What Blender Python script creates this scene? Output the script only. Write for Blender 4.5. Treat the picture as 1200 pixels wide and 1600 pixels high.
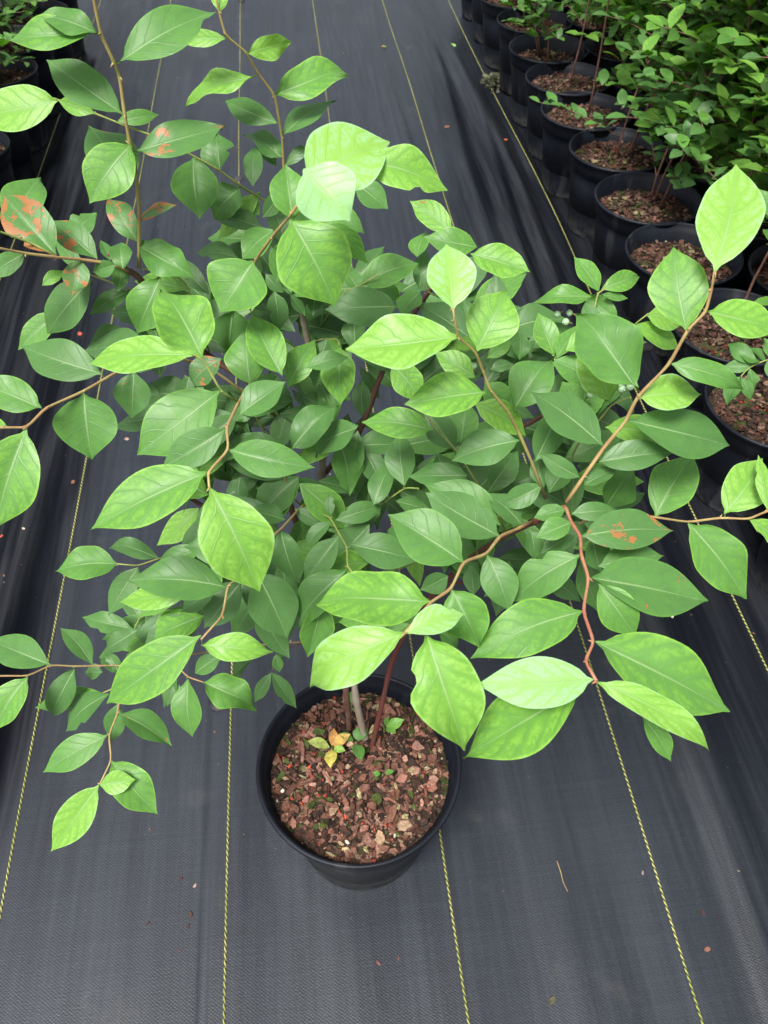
import bpy, math, random
import numpy as np
from math import radians as rad, sin, cos, pi
random.seed(7); rng = np.random.default_rng(7)
scene = bpy.context.scene
for o in list(bpy.data.objects): bpy.data.objects.remove(o)

# ------------------------------------------------------------------ camera
f = 1280.0; PITCH = math.atan(1462/1280); YAW = rad(6.23); CAMH = 1.22
hv = np.array([sin(YAW), cos(YAW), 0]); R_ = np.array([cos(YAW), -sin(YAW), 0]); Z_ = np.array([0, 0, 1.0])
F_ = hv*cos(PITCH) - Z_*sin(PITCH); U_ = hv*sin(PITCH) + Z_*cos(PITCH); C_ = np.array([0, 0, CAMH])
cam = bpy.data.cameras.new('camera'); co = bpy.data.objects.new('camera', cam); scene.collection.objects.link(co)
co.location = C_; co.rotation_euler = (rad(90)-PITCH, 0, -YAW)
cam.sensor_fit = 'VERTICAL'; cam.sensor_height = 24; cam.lens = 24*f/1600; cam.clip_end = 500; cam.clip_start = .02
cam.dof.use_dof = True; cam.dof.focus_distance = .72; cam.dof.aperture_fstop = 13.0
scene.camera = co

# ------------------------------------------------------------------ sky, sun, exposure
SUN_EL, SUN_AZ = rad(63), rad(215)
w = bpy.data.worlds.new('World'); scene.world = w; w.use_nodes = True
nt = w.node_tree; nt.nodes.clear()
out = nt.nodes.new('ShaderNodeOutputWorld'); bg = nt.nodes.new('ShaderNodeBackground')
sky = nt.nodes.new('ShaderNodeTexSky'); sky.sky_type = 'NISHITA'; sky.sun_disc = False
sky.sun_elevation = SUN_EL; sky.sun_rotation = SUN_AZ; sky.air_density = 1.0; sky.dust_density = 4.0; sky.ozone_density = 1.0
hs = nt.nodes.new('ShaderNodeHueSaturation'); hs.inputs['Saturation'].default_value = .30
nt.links.new(sky.outputs[0], hs.inputs['Color']); nt.links.new(hs.outputs[0], bg.inputs[0]); nt.links.new(bg.outputs[0], out.inputs[0])
bg.inputs[1].default_value = .055
sl = bpy.data.lights.new('sun', 'SUN'); sl.energy = 1.5; sl.angle = rad(17); sl.color = (1, .97, .91)
so = bpy.data.objects.new('sun', sl); scene.collection.objects.link(so)
so.rotation_euler = (rad(90)-SUN_EL, 0, pi - SUN_AZ)
scene.view_settings.view_transform = 'Standard'; scene.view_settings.look = 'None'
scene.view_settings.exposure = 2.0; scene.view_settings.gamma = 1
scene.render.resolution_x = 768; scene.render.resolution_y = 1024
scene.render.engine = 'CYCLES'

# ------------------------------------------------------------------ helpers
def at(x, y, z):
    return C_ + z*((x-600)/f*R_ + (800-y)/f*U_ + F_)
def gh(x, y, h=0.0):
    d = (x-600)/f*R_ + (800-y)/f*U_ + F_
    return C_ + d*((h-CAMH)/d[2])
def unit(v): return v/ (np.linalg.norm(v)+1e-12)
class MB:
    """collects vertices, faces, uvs and per-vertex attributes, then links them as ONE mesh"""
    def __init__(s): s.v = []; s.f = []; s.uv = []; s.at = {}; s.n = 0; s.has_uv = False
    def add(s, verts, faces, uvs=None, **attrs):
        verts = np.asarray(verts, float); k = len(verts)
        for fc in faces: s.f.append(tuple(i+s.n for i in fc))
        s.uv.append(np.zeros((k, 2)) if uvs is None else np.asarray(uvs, float))
        if uvs is not None: s.has_uv = True
        for a, val in attrs.items():
            arr = np.asarray(val, float)
            if arr.ndim == 0: arr = np.full(k, float(arr))
            elif arr.ndim == 1 and len(arr) == 3: arr = np.tile(arr, (k, 1))
            s.at.setdefault(a, []).append(arr)
        s.v.append(verts); s.n += k
    def build(s, name, mat, parent=None, origin=None, smooth=True):
        me = bpy.data.meshes.new(name); V = np.vstack(s.v)
        O = np.zeros(3) if origin is None else np.asarray(origin, float)
        PO = np.array(parent_loc(parent))
        me.from_pydata((V-O).tolist(), [], s.f)
        if smooth: me.polygons.foreach_set('use_smooth', [True]*len(me.polygons))
        if s.has_uv:
            UV = np.vstack(s.uv); l = me.uv_layers.new(name='UVMap')
            idx = np.zeros(len(me.loops), int); me.loops.foreach_get('vertex_index', idx)
            l.data.foreach_set('uv', UV[idx].ravel())
        for a, chunks in s.at.items():
            if chunks[0].ndim == 2:
                A = np.vstack(chunks); c = me.color_attributes.new(a, 'FLOAT_COLOR', 'POINT')
                c.data.foreach_set('color', np.hstack([A, np.ones((len(A), 1))]).ravel())
            else:
                A = np.concatenate(chunks); c = me.attributes.new(a, 'FLOAT', 'POINT'); c.data.foreach_set('value', A)
        me.materials.append(mat); me.update()
        o = bpy.data.objects.new(name, me); scene.collection.objects.link(o)
        o.location = O-PO
        if parent: o.parent = parent
        return o
def parent_loc(p):
    L = np.zeros(3)
    while p is not None: L = L + np.array(p.location); p = p.parent
    return L
def tag(o, label=None, cat=None, group=None, kind=None):
    if label: o['label'] = label
    if cat: o['category'] = cat
    if group: o['group'] = group
    if kind: o['kind'] = kind
    return o
def empty(name, loc, *a, **k):
    o = bpy.data.objects.new(name, None); scene.collection.objects.link(o); o.location = loc; o.empty_display_size = .05
    return tag(o, *a, **k)
def smooth_path(P, per=5):
    P = [np.asarray(p, float) for p in P]
    if len(P) < 3: return P
    Q = [P[0]] + P + [P[-1]]; outp = []
    for i in range(1, len(Q)-2):
        p0, p1, p2, p3 = Q[i-1:i+3]
        for k in range(per):
            t = k/per
            outp.append(.5*((2*p1)+(-p0+p2)*t+(2*p0-5*p1+4*p2-p3)*t*t+(-p0+3*p1-3*p2+p3)*t**3))
    outp.append(P[-1]); return outp
def kinked(P):
    out_ = [P[0]]
    for a, b, c in zip(P[:-2], P[1:-1], P[2:]): out_ += [b+(a-b)*.22, b+(a+c-2*b)*.05, b+(c-b)*.22]
    return out_+[P[-1]]
def tube(mb, P, r0, r1, seg=7, knobs=False, **attrs):
    P = [np.asarray(p, float) for p in P]; n = len(P)
    V = []; ref = np.array([.3, .2, .93]); ref0 = None
    for i, p in enumerate(P):
        d = unit(P[min(i+1, n-1)]-P[max(i-1, 0)])
        if ref0 is None: ref0 = unit(np.cross(d, ref))
        a = unit(ref0 - d*(ref0@d)); ref0 = a; b = np.cross(d, a)
        r = r0+(r1-r0)*i/max(1, n-1)
        if knobs: r *= 1+.10*sin(i*2.3)+.07*sin(i*5.1+1)
        for k in range(seg):
            th = 2*pi*k/seg; V.append(p + r*(a*cos(th)+b*sin(th)))
    Fc = [(i*seg+k, i*seg+(k+1) % seg, (i+1)*seg+(k+1) % seg, (i+1)*seg+k) for i in range(n-1) for k in range(seg)]
    Fc.append(tuple(range(seg))[::-1]); Fc.append(tuple((n-1)*seg+k for k in range(seg)))
    mb.add(V, Fc, **attrs)
def lathe(mb, prof, cx, cy, cz=0, seg=64, wob=0, **attrs):
    V = []; Fc = []; n = len(prof)
    for i, (r, z) in enumerate(prof):
        for k in range(seg):
            th = 2*pi*k/seg; rr = r*(1+wob*sin(2*th+.6)+wob*.5*sin(3*th))
            V.append((cx+rr*cos(th), cy+rr*sin(th), cz+z))
    for i in range(n-1):
        for k in range(seg): Fc.append((i*seg+k, i*seg+(k+1) % seg, (i+1)*seg+(k+1) % seg, (i+1)*seg+k))
    mb.add(V, Fc, **attrs)

# ------------------------------------------------------------------ materials
class NT:
    def __init__(s, name):
        s.m = bpy.data.materials.new(name); s.m.use_nodes = True; s.t = s.m.node_tree; s.t.nodes.clear()
        s.out = s.n('ShaderNodeOutputMaterial')
    def n(s, typ, **kw):
        nd = s.t.nodes.new(typ)
        for k, v in kw.items(): setattr(nd, k, v)
        return nd
    def put(s, inp, v):
        if isinstance(v, bpy.types.NodeSocket): s.t.links.new(v, inp)
        elif v is not None:
            try: inp.default_value = v
            except Exception: inp.default_value = (*v, 1)
    def math(s, op, a, b=None, c=None, clamp=False):
        nd = s.n('ShaderNodeMath', operation=op, use_clamp=clamp); s.put(nd.inputs[0], a)
        if b is not None: s.put(nd.inputs[1], b)
        if c is not None: s.put(nd.inputs[2], c)
        return nd.outputs[0]
    def noise(s, vec, scale, detail=3, rough=.5, dist=0):
        nd = s.n('ShaderNodeTexNoise'); s.put(nd.inputs['Vector'], vec); nd.inputs['Scale'].default_value = scale
        nd.inputs['Detail'].default_value = detail; nd.inputs['Roughness'].default_value = rough; nd.inputs['Distortion'].default_value = dist
        return nd.outputs[0]
    def mapv(s, vec, scale=(1, 1, 1), rot=(0, 0, 0)):
        nd = s.n('ShaderNodeMapping'); s.put(nd.inputs[0], vec); nd.inputs['Scale'].default_value = scale; nd.inputs['Rotation'].default_value = rot
        return nd.outputs[0]
    def ramp(s, fac, stops, interp='LINEAR'):
        nd = s.n('ShaderNodeValToRGB'); s.put(nd.inputs[0], fac); cr = nd.color_ramp; cr.interpolation = interp
        while len(cr.elements) < len(stops): cr.elements.new(.5)
        for e, (p, c) in zip(cr.elements, stops):
            e.position = p; e.color = (*c, 1) if isinstance(c, tuple) else (c, c, c, 1)
        return nd.outputs[0]
    def mix(s, fac, a, b, blend='MIX'):
        nd = s.n('ShaderNodeMix', data_type='RGBA', blend_type=blend); s.put(nd.inputs[0], fac); s.put(nd.inputs[6], a); s.put(nd.inputs[7], b)
        return nd.outputs[2]
    def mr(s, v, a, b, c=0, d=1, smooth=True):
        nd = s.n('ShaderNodeMapRange'); nd.interpolation_type = 'SMOOTHSTEP' if smooth else 'LINEAR'
        s.put(nd.inputs[0], v); s.put(nd.inputs[1], a); s.put(nd.inputs[2], b); s.put(nd.inputs[3], c); s.put(nd.inputs[4], d)
        return nd.outputs[0]
    def bump(s, h, strength, dist):
        nd = s.n('ShaderNodeBump'); s.put(nd.inputs['Height'], h); nd.inputs['Strength'].default_value = strength; nd.inputs['Distance'].default_value = dist
        return nd.outputs[0]
    def bsdf(s, col, rough=.5, spec=.5, normal=None, **kw):
        nd = s.n('ShaderNodeBsdfPrincipled'); s.put(nd.inputs['Base Color'], col); s.put(nd.inputs['Roughness'], rough)
        s.put(nd.inputs['Specular IOR Level'], spec)
        if normal is not None: s.put(nd.inputs['Normal'], normal)
        for k, v in kw.items(): s.put(nd.inputs[k.replace('_', ' ')], v)
        return nd.outputs[0]
    def finish(s, shader): s.t.links.new(shader, s.out.inputs[0]); return s.m
    def attr(s, name): return s.n('ShaderNodeAttribute', attribute_name=name)

def leaf_material():
    t = NT('leaf'); uv = t.n('ShaderNodeUVMap').outputs[0]
    sep = t.n('ShaderNodeSeparateXYZ'); t.put(sep.inputs[0], uv); u, v = sep.outputs[0], sep.outputs[1]
    tone = t.attr('tone').outputs['Fac']; spot = t.attr('spot').outputs['Fac']; seed = t.attr('seed').outputs['Fac']
    a = t.math('ABSOLUTE', t.math('SUBTRACT', t.math('MULTIPLY', u, 2.0), 1.0))
    side = t.math('SIGN', t.math('SUBTRACT', u, .5))
    cmb = t.n('ShaderNodeCombineXYZ'); t.put(cmb.inputs[0], u); t.put(cmb.inputs[1], t.math('MULTIPLY', v, 2.0)); t.put(cmb.inputs[2], t.math('MULTIPLY', seed, 37.0))
    uvw = cmb.outputs[0]
    nz = t.noise(uvw, 3.0, 3); nf = t.noise(uvw, 13, 4, .6); nb = t.noise(uvw, 2.2, 4, .65)
    # side veins, running forward from the midrib
    ph = t.math('SUBTRACT', v, t.math('MULTIPLY', t.math('POWER', a, 1.25), .26))
    ph = t.math('ADD', ph, t.math('MULTIPLY', side, .028)); ph = t.math('ADD', ph, t.math('MULTIPLY', nz, .12))
    sv = t.math('ABSOLUTE', t.math('SINE', t.math('MULTIPLY', ph, 19.0)))   # 0 on a vein, 1 between
    vein = t.math('SUBTRACT', 1.0, t.mr(sv, 0.0, .22)); veinw = t.mr(sv, .15, .85)
    mid_w = t.math('MULTIPLY_ADD', v, -.045, .065)
    mid = t.math('SUBTRACT', 1.0, t.mr(a, t.math('MULTIPLY', mid_w, .35), mid_w))
    edge = t.mr(a, .90, .98)
    # mottle: yellow between the veins, green beside them
    mot = t.math('MULTIPLY', t.math('MULTIPLY', veinw, t.mr(nf, .3, .7)), t.mr(a, .08, .4))
    mot = t.math('SUBTRACT', mot, .32)
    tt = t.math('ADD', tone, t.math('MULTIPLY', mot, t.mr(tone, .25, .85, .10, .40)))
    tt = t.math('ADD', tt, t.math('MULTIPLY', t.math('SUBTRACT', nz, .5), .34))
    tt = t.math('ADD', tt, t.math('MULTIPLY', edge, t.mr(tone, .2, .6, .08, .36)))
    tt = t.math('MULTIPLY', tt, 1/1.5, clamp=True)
    col = t.ramp(tt, [(0.0, (.014, .060, .010)), (.18, (.034, .130, .011)), (.36, (.075, .235, .008)), (.55, (.165, .385, .008)), (.74, (.27, .50, .05)), (.88, (.32, .57, .17)), (1.0, (.37, .63, .32))])  # the whitish top stops paint sky reflection onto the most exposed leaves
    pale = t.math('MAXIMUM', t.math('MULTIPLY', mid, t.mr(v, 0, .8, .85, .35)), t.math('MULTIPLY', vein, t.math('MULTIPLY', t.mr(a, .9, .1), .10)))
    col = t.mix(pale, col, (.34, .46, .22, 1))
    # the pale dusty bloom at the base and tip of older leaves
    bloom = t.math('MULTIPLY', t.math('MULTIPLY', t.math('SUBTRACT', 1.0, t.mr(a, 0.0, .32)), t.mr(nf, .45, .75)), t.math('MULTIPLY', t.mr(t.math('ABSOLUTE', t.math('SUBTRACT', v, .5)), .22, .45), .5))
    col = t.mix(bloom, col, (.38, .48, .30, 1))
    thr = t.math('SUBTRACT', .72, t.math('MULTIPLY', spot, .09))
    sp = t.mr(nb, thr, t.math('ADD', thr, .012)); sp = t.math('MULTIPLY', sp, t.mr(spot, 0, .2))
    sp = t.math('MULTIPLY', sp, t.mr(mid, 0, 1, 1, .4))
    rim = t.math('SUBTRACT', t.mr(nb, t.math('SUBTRACT', thr, .012), thr), sp)
    rust = t.mix(t.noise(uvw, 26, 4), (.34, .022, .007, 1), (.60, .070, .014, 1))
    col = t.mix(sp, col, rust)
    col = t.mix(t.math('MULTIPLY', t.math('MULTIPLY', rim, t.mr(spot, 0, .2)), .7), col, (.06, .03, .03, 1))
    fleck = t.mr(t.noise(uvw, 46, 1), .77, .79)
    col = t.mix(t.math('MULTIPLY', fleck, .5), col, (.10, .06, .02, 1))
    geo = t.n('ShaderNodeNewGeometry')
    back = t.mix(.42, col, (.14, .27, .10, 1)); colf = t.mix(geo.outputs['Backfacing'], col, back)
    h = t.math('SUBTRACT', t.math('MULTIPLY', nf, .25), t.math('ADD', t.math('MULTIPLY', vein, .5), mid))
    nrm = t.bump(h, .30, .0009)
    rough = t.math('ADD', .26, t.math('MULTIPLY', nz, .30))
    s1 = t.bsdf(colf, rough, .27, nrm)
    tr = t.n('ShaderNodeBsdfTranslucent'); t.put(tr.inputs[0], t.mix(1.0, colf, (1.2, 1.35, .25, 1), 'MULTIPLY'))
    mx = t.n('ShaderNodeMixShader'); mx.inputs[0].default_value = .27
    t.t.links.new(s1, mx.inputs[1]); t.t.links.new(tr.outputs[0], mx.inputs[2])
    return t.finish(mx.outputs[0])
def twig_material(name, c1, c2, rough=.55):
    t = NT(name); oc = t.n('ShaderNodeTexCoord').outputs['Object']
    n1 = t.noise(oc, 60, 4); n2 = t.noise(t.mapv(oc, (400, 400, 60)), 1, 3)
    col = t.mix(t.mr(n1, .35, .65), (*c1, 1), (*c2, 1)); col = t.mix(t.math('MULTIPLY', n2, .5), col, tuple(x*.45 for x in c1)+(1,))
    return t.finish(t.bsdf(col, rough, .4, t.bump(n2, .35, .001)))
def pot_material():
    t = NT('black_plastic'); oc = t.n('ShaderNodeTexCoord').outputs['Object']
    sep = t.n('ShaderNodeSeparateXYZ'); t.put(sep.inputs[0], oc)
    n1 = t.noise(oc, 9, 5, .6); n2 = t.noise(t.mapv(oc, (30, 30, 4)), 1, 4); n3 = t.noise(oc, 300, 2)
    col = t.mix(t.mr(n1, .45, .75), (.006, .0075, .012, 1), (.013, .016, .023, 1))
    col = t.mix(t.math('MULTIPLY', t.mr(n2, .58, .72), .35), col, (.06, .062, .065, 1))
    dust = t.math('MULTIPLY', t.mr(sep.outputs[2], .07, 0), t.mr(t.noise(oc, 24, 5, .7), .4, .65))
    col = t.mix(t.math('MULTIPLY', dust, .5), col, (.10, .095, .085, 1))
    rough = t.math('ADD', .36, t.math('MULTIPLY', n1, .22))
    return t.finish(t.bsdf(col, rough, .20, t.bump(t.math('ADD', n3, t.math('MULTIPLY', n2, 2.0)), .12, .001)))
def soil_material():
    t = NT('potting_soil'); oc = t.n('ShaderNodeTexCoord').outputs['Object']
    n1 = t.noise(oc, 120, 6, .7); n2 = t.noise(oc, 25, 4)
    col = t.ramp(n1, [(.3, (.012, .008, .006)), (.5, (.035, .022, .016)), (.62, (.085, .05, .035)), (.75, (.16, .10, .07))])
    col = t.mix(t.math('MULTIPLY', t.mr(n2, .5, .62), .75), col, t.mix(n1, (.02, .03, .006, 1), (.07, .10, .02, 1)))
    return t.finish(t.bsdf(col, .85, .2, t.bump(n1, .9, .006)))
def chip_material():
    t = NT('bark_chips'); a = t.n('ShaderNodeVertexColor', layer_name='col').outputs[0]; oc = t.n('ShaderNodeTexCoord').outputs['Object']
    n1 = t.noise(oc, 260, 4, .6); n2 = t.noise(t.mapv(oc, (500, 120, 300), (.3, .8, .5)), 1, 3)
    col = t.mix(1.0, a, t.ramp(n1, [(.3, .5), (.7, 1.35)]), 'MULTIPLY'); 
    return t.finish(t.bsdf(col, .72, .3, t.bump(t.math('ADD', n1, n2), .6, .002)))
def fabric_material():
    t = NT('woven_ground_fabric'); oc = t.n('ShaderNodeTexCoord').outputs['Object']
    sep = t.n('ShaderNodeSeparateXYZ'); t.put(sep.inputs[0], oc); x, y = sep.outputs[0], sep.outputs[1]
    wob = t.noise(t.mapv(oc, (8, 2, 1)), 1, 3)
    wy = t.math('SINE', t.math('MULTIPLY', t.math('ADD', y, t.math('MULTIPLY', wob, .01)), 2*pi/.0042))
    wx = t.math('SINE', t.math('MULTIPLY', x, 2*pi/.0052))
    weave = t.math('MULTIPLY', wx, wy)
    streak = t.noise(t.mapv(oc, (85, 3.0, 1)), 1, 5, .62); streak2 = t.noise(t.mapv(oc, (22, .9, 1)), 1, 4, .6)
    cross = t.noise(t.mapv(oc, (4, 160, 1)), 1, 3, .6)
    big = t.noise(oc, 2.2, 4, .55)
    dash = t.noise(t.mapv(oc, (200, 420, 1)), 1, 2, .7)
    g = t.math('ADD', t.math('MULTIPLY', streak, .50), t.math('ADD', t.math('MULTIPLY', streak2, .32), t.math('MULTIPLY', cross, .22)))
    g = t.math('ADD', g, t.math('MULTIPLY', big, .28)); g = t.math('ADD', g, t.math('MULTIPLY', t.math('SUBTRACT', dash, .5), .32))
    g = t.math('ADD', g, t.math('MULTIPLY', weave, .025)); g = t.math('ADD', g, t.math('MULTIPLY', wy, .022))
    col = t.ramp(g, [(.42, (.0035, .005, .008)), (.60, (.008, .0108, .0165)), (.8, (.017, .0220, .031)), (.95, (.036, .043, .054))])
    # near-black strips beside the pots, greyer middle of the aisle
    xx = t.math('ADD', x, t.math('MULTIPLY', t.math('SUBTRACT', t.noise(t.mapv(oc, (5, .9, 1)), 1, 4, .6), .5), .30))
    black_strip = t.math('MAXIMUM', t.math('MULTIPLY', t.mr(xx, -.44, -.56), t.mr(y, .35, .60)), t.math('MULTIPLY', t.mr(xx, .40, .56), t.mr(y, .15, .9, .45, 1.0)))
    black_strip = t.math('MULTIPLY', black_strip, t.mr(y, 3.6, 2.2, .35, 1.0))
    col = t.mix(t.math('MULTIPLY', black_strip, .88), col, (.0035, .004, .006, 1))
    dirt = t.noise(oc, 7, 6, .68)
    col = t.mix(t.math('MULTIPLY', t.math('MULTIPLY', t.mr(dirt, .56, .74), .20), t.math('SUBTRACT', 1.0, black_strip)), col, (.085, .078, .068, 1))
    specks = t.mr(t.noise(oc, 240, 1), .80, .82)
    col = t.mix(t.math('MULTIPLY', specks, .5), col, (.16, .14, .11, 1))
    h = t.math('ADD', t.math('MULTIPLY', weave, .14), t.math('ADD', t.math('MULTIPLY', dash, .6), t.math('MULTIPLY', streak, .9)))
    nrm = t.bump(h, .30, .0015)
    rough = t.math('ADD', .34, t.math('MULTIPLY', streak2, .22))
    spec = t.math('ADD', t.math('MULTIPLY', t.math('SUBTRACT', 1.0, black_strip), .5), t.math('MULTIPLY', black_strip, t.mr(t.math('ADD', streak2, t.math('MULTIPLY', t.math('SUBTRACT', streak, .5), .5)), .38, .72, .06, .62)))
    return t.finish(t.bsdf(col, rough, spec, nrm))
def thread_material():
    t = NT('yellow_guide_thread'); oc = t.n('ShaderNodeTexCoord').outputs['Object']
    sep = t.n('ShaderNodeSeparateXYZ'); t.put(sep.inputs[0], oc)
    uv = t.n('ShaderNodeUVMap').outputs[0]; s2 = t.n('ShaderNodeSeparateXYZ'); t.put(s2.inputs[0], uv)
    ph = t.math('ADD', t.math('MULTIPLY', sep.outputs[1], 2*pi/.0085), t.math('MULTIPLY', s2.outputs[0], 5.0))
    m = t.mr(t.math('SINE', ph), -.35, .25); n1 = t.noise(t.mapv(oc, (3, 9, 1)), 1, 3)
    yl = t.mix(t.mr(n1, .35, .65), (.26, .27, .05, 1), (.40, .38, .13, 1))
    col = t.mix(m, (.035, .045, .02, 1), yl)
    return t.finish(t.bsdf(col, .55, .4, t.bump(m, .6, .001)))
def vcol_material(name, rough=.7, bump=.4):
    t = NT(name); a = t.n('ShaderNodeVertexColor', layer_name='col').outputs[0]; oc = t.n('ShaderNodeTexCoord').outputs['Object']
    n1 = t.noise(oc, 180, 4, .6)
    return t.finish(t.bsdf(t.mix(1.0, a, t.ramp(n1, [(.3, .6), (.7, 1.3)]), 'MULTIPLY'), rough, .35, t.bump(n1, bump, .002)))
def berry_material():
    t = NT('berry_skin'); oc = t.n('ShaderNodeTexCoord').outputs['Object']; n1 = t.noise(oc, 150, 3)
    return t.finish(t.bsdf(t.mix(n1, (.18, .33, .16, 1), (.36, .48, .32, 1)), .5, .4, None, Subsurface_Weight=.1))
M_leaf = leaf_material()
M_tan = twig_material('tan_twig', (.36, .22, .10), (.42, .33, .13)); M_green = twig_material('green_twig', (.20, .28, .06), (.33, .34, .10))
M_olive = twig_material('olive_twig', (.29, .21, .08), (.33, .30, .09)); M_red = twig_material('red_twig', (.36, .13, .08), (.42, .23, .12)); M_redbark = twig_material('red_bark', (.125, .030, .024), (.085, .045, .034))
M_brown = twig_material('brown_bark', (.10, .045, .032), (.17, .085, .06), .75); M_grey = twig_material('grey_bark', (.24, .19, .14), (.32, .27, .21), .85)
M_pot = pot_material(); M_soil = soil_material(); M_chip = chip_material(); M_fabric = fabric_material(); M_thread = thread_material()
M_debris = vcol_material('debris'); M_berry = berry_material()

# ------------------------------------------------------------------ ground
def ground_h(x, y):
    x = np.asarray(x, float); y = np.asarray(y, float)
    h = .0011*np.sin(x*23+np.sin(y*1.7)*1.3)+.0009*np.sin(x*41+y*1.1+2)+.0010*np.sin(y*7+x*3)*np.sin(x*9)
    def win(v, a, b, s): return 1/(1+np.exp(-(v-a)/s))/(1+np.exp((v-b)/s))
    def ridge(x0, amp, wd, ya, yb, drift=0, wig=.01, sgn=0.0):
        c = x0+drift*(y-1.5)+wig*np.sin(y*3.1+x0*20)
        return 2.2*amp*np.exp(-((x-c)/wd)**2)*win(y, ya, yb, .15)
    for a in [(-.60, .013, .030, .35, 2.6, -.02), (-.545, .008, .018, .2, 1.9, .01), (-.68, .016, .03, .5, 3.0, -.03), (-.76, .012, .025, .8, 3.4, .02),
              (-.40, .004, .02, 1.0, 3.5, .02), (-.87, .015, .03, .4, 2.0, 0),
              (.52, .006, .022, 1.8, 3.6, .02), (.585, .010, .024, 1.5, 3.3, .03), (.645, .013, .022, 1.4, 2.9, .01), (.69, .010, .02, 1.6, 2.6, .03),
              (.34, .004, .02, 2.3, 4.5, .015), (.79, .008, .02, .5, 2.3, 0), (.02, .0025, .02, 1.6, 4.2, .01), (.60, .005, .03, .0, .6, .05)]:
        h = h+ridge(*a)
    h = h-.0035*np.exp(-((x+.215-.008*np.sin(y*2))/.004)**2)*win(y, -.5, 1.0, .1)     # the pleat left of the pot
    h = h-.003*np.exp(-((x+.19-.012*np.sin(y*2.4+1))/.005)**2)*win(y, 2.2, 3.9, .1)
    h = h+.0025*np.exp(-(((x+.30+.25*y*0)/.012))**2)*0
    d = np.sqrt((x-.017)**2+(y-.453)**2); h = h*np.clip((d-.085)/.06, 0, 1)
    return h
def grid_sheet(xs, ys, fn):
    X, Y = np.meshgrid(xs, ys); V = np.stack([X, Y, fn(X, Y)], -1).reshape(-1, 3); nx = len(xs)
    Fc = [(j*nx+i, j*nx+i+1, (j+1)*nx+i+1, (j+1)*nx+i) for j in range(len(ys)-1) for i in range(nx-1)]
    return V, Fc
xs = np.concatenate([np.linspace(-1.05, .95, 330), np.linspace(1.0, 3.2, 24)]); xs = np.concatenate([np.linspace(-2.6, -1.1, 18), xs])
V, Fc = grid_sheet(xs, np.linspace(-.7, 6, 300), ground_h)
mb = MB(); mb.add(V, Fc); ground = mb.build('ground', M_fabric); tag(ground, kind='structure')
mb = MB(); V, Fc = grid_sheet(np.linspace(-40, 40, 9), np.linspace(-40, 60, 11), lambda X, Y: X*0-.03); mb.add(V, Fc)
far = mb.build('outer_ground', M_fabric); tag(far, kind='structure')
for i, x0 in enumerate([-1.10, -.795, -.487, -.181, .127, .430, .722, 1.03]):
    ys = np.arange(-.65, 5.9, .012); mb = MB(); V = []; UV = []; hw = .0016
    xc = x0+.0035*np.sin(ys*1.3+i*2)+.0012*np.sin(ys*5+i)
    if i == 5: xc = xc + 0
    for x, y in zip(xc, ys):
        z = float(ground_h(x, y))
        for k, a in enumerate((-1, -.5, 0, .5, 1)): V.append((x+a*hw, y, z+.0004+.0016*(1-a*a))); UV.append(((a+1)/2, y))
    Fc = [(j*5+k, j*5+k+1, (j+1)*5+k+1, (j+1)*5+k) for j in range(len(ys)-1) for k in range(4)]
    mb.add(V, Fc, UV); o = mb.build('guide_thread', M_thread, ground)

# ------------------------------------------------------------------ leaves
def leaf_geo(mb, B, T, W, nrm, tone=.4, spot=0, fold=.25, bulge=.07, twist=0., wave=.03, blunt=.95, n=16, m=8, hook=0., notch=None):
    B = np.asarray(B, float); T = np.asarray(T, float); L = T-B; ln = np.linalg.norm(L); l = L/ln
    nn = unit(nrm - l*(nrm@l)); s = np.cross(nn, l); V = []; UV = []; p1, p2, p3, p4 = rng.uniform(0, 6.28, 4); fr = rng.uniform(1.0, 2.0)
    asym = rng.uniform(-.07, .07)
    for i in range(n+1):
        t = i/n; te = t + .35*(1/n)*0
        hw = max(sin(pi*te**blunt), 0)**((.98-.22*te/.4 if te < .4 else .76+.50*max(0, te-.5)/.5))*W/2
        hw *= min(1, .10+te*9) if te < .1 else 1
        if i == 0: hw = W*.012
        if i == n: hw = W*.004
        an = twist*(t-.35); s2 = s*cos(an)+nn*sin(an); n2 = nn*cos(an)-s*sin(an)
        c = B+L*t+nn*(bulge*ln*sin(pi*t))-nn*(hook*ln*max(0, t-.6)**2*4)+s*(asym*ln*sin(pi*t)*.5)
        for j in range(m+1):
            a = -1+2*j/m; h = hw*(1+.025*sin(9*t*fr+p1+(3 if a > 0 else 0))*abs(a))
            if notch and abs(t-notch[0]) < .10 and a*notch[1] > 0: h *= 1-abs(a)*notch[2]*(1-abs(t-notch[0])/.10)
            fo = fold*(1-.35*abs(a))
            V.append(c+s2*(a*h*cos(fo))+n2*(abs(a)*h*sin(fo)+wave*W*abs(a)**1.5*sin(2*pi*fr*t+p2+(p3 if a > 0 else 0)))); UV.append(((a+1)/2, t))
    Fc = [(i*(m+1)+j, i*(m+1)+j+1, (i+1)*(m+1)+j+1, (i+1)*(m+1)+j) for i in range(n) for j in range(m)]
    mb.add(V, Fc, UV, tone=tone, spot=spot, seed=rng.uniform())
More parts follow.
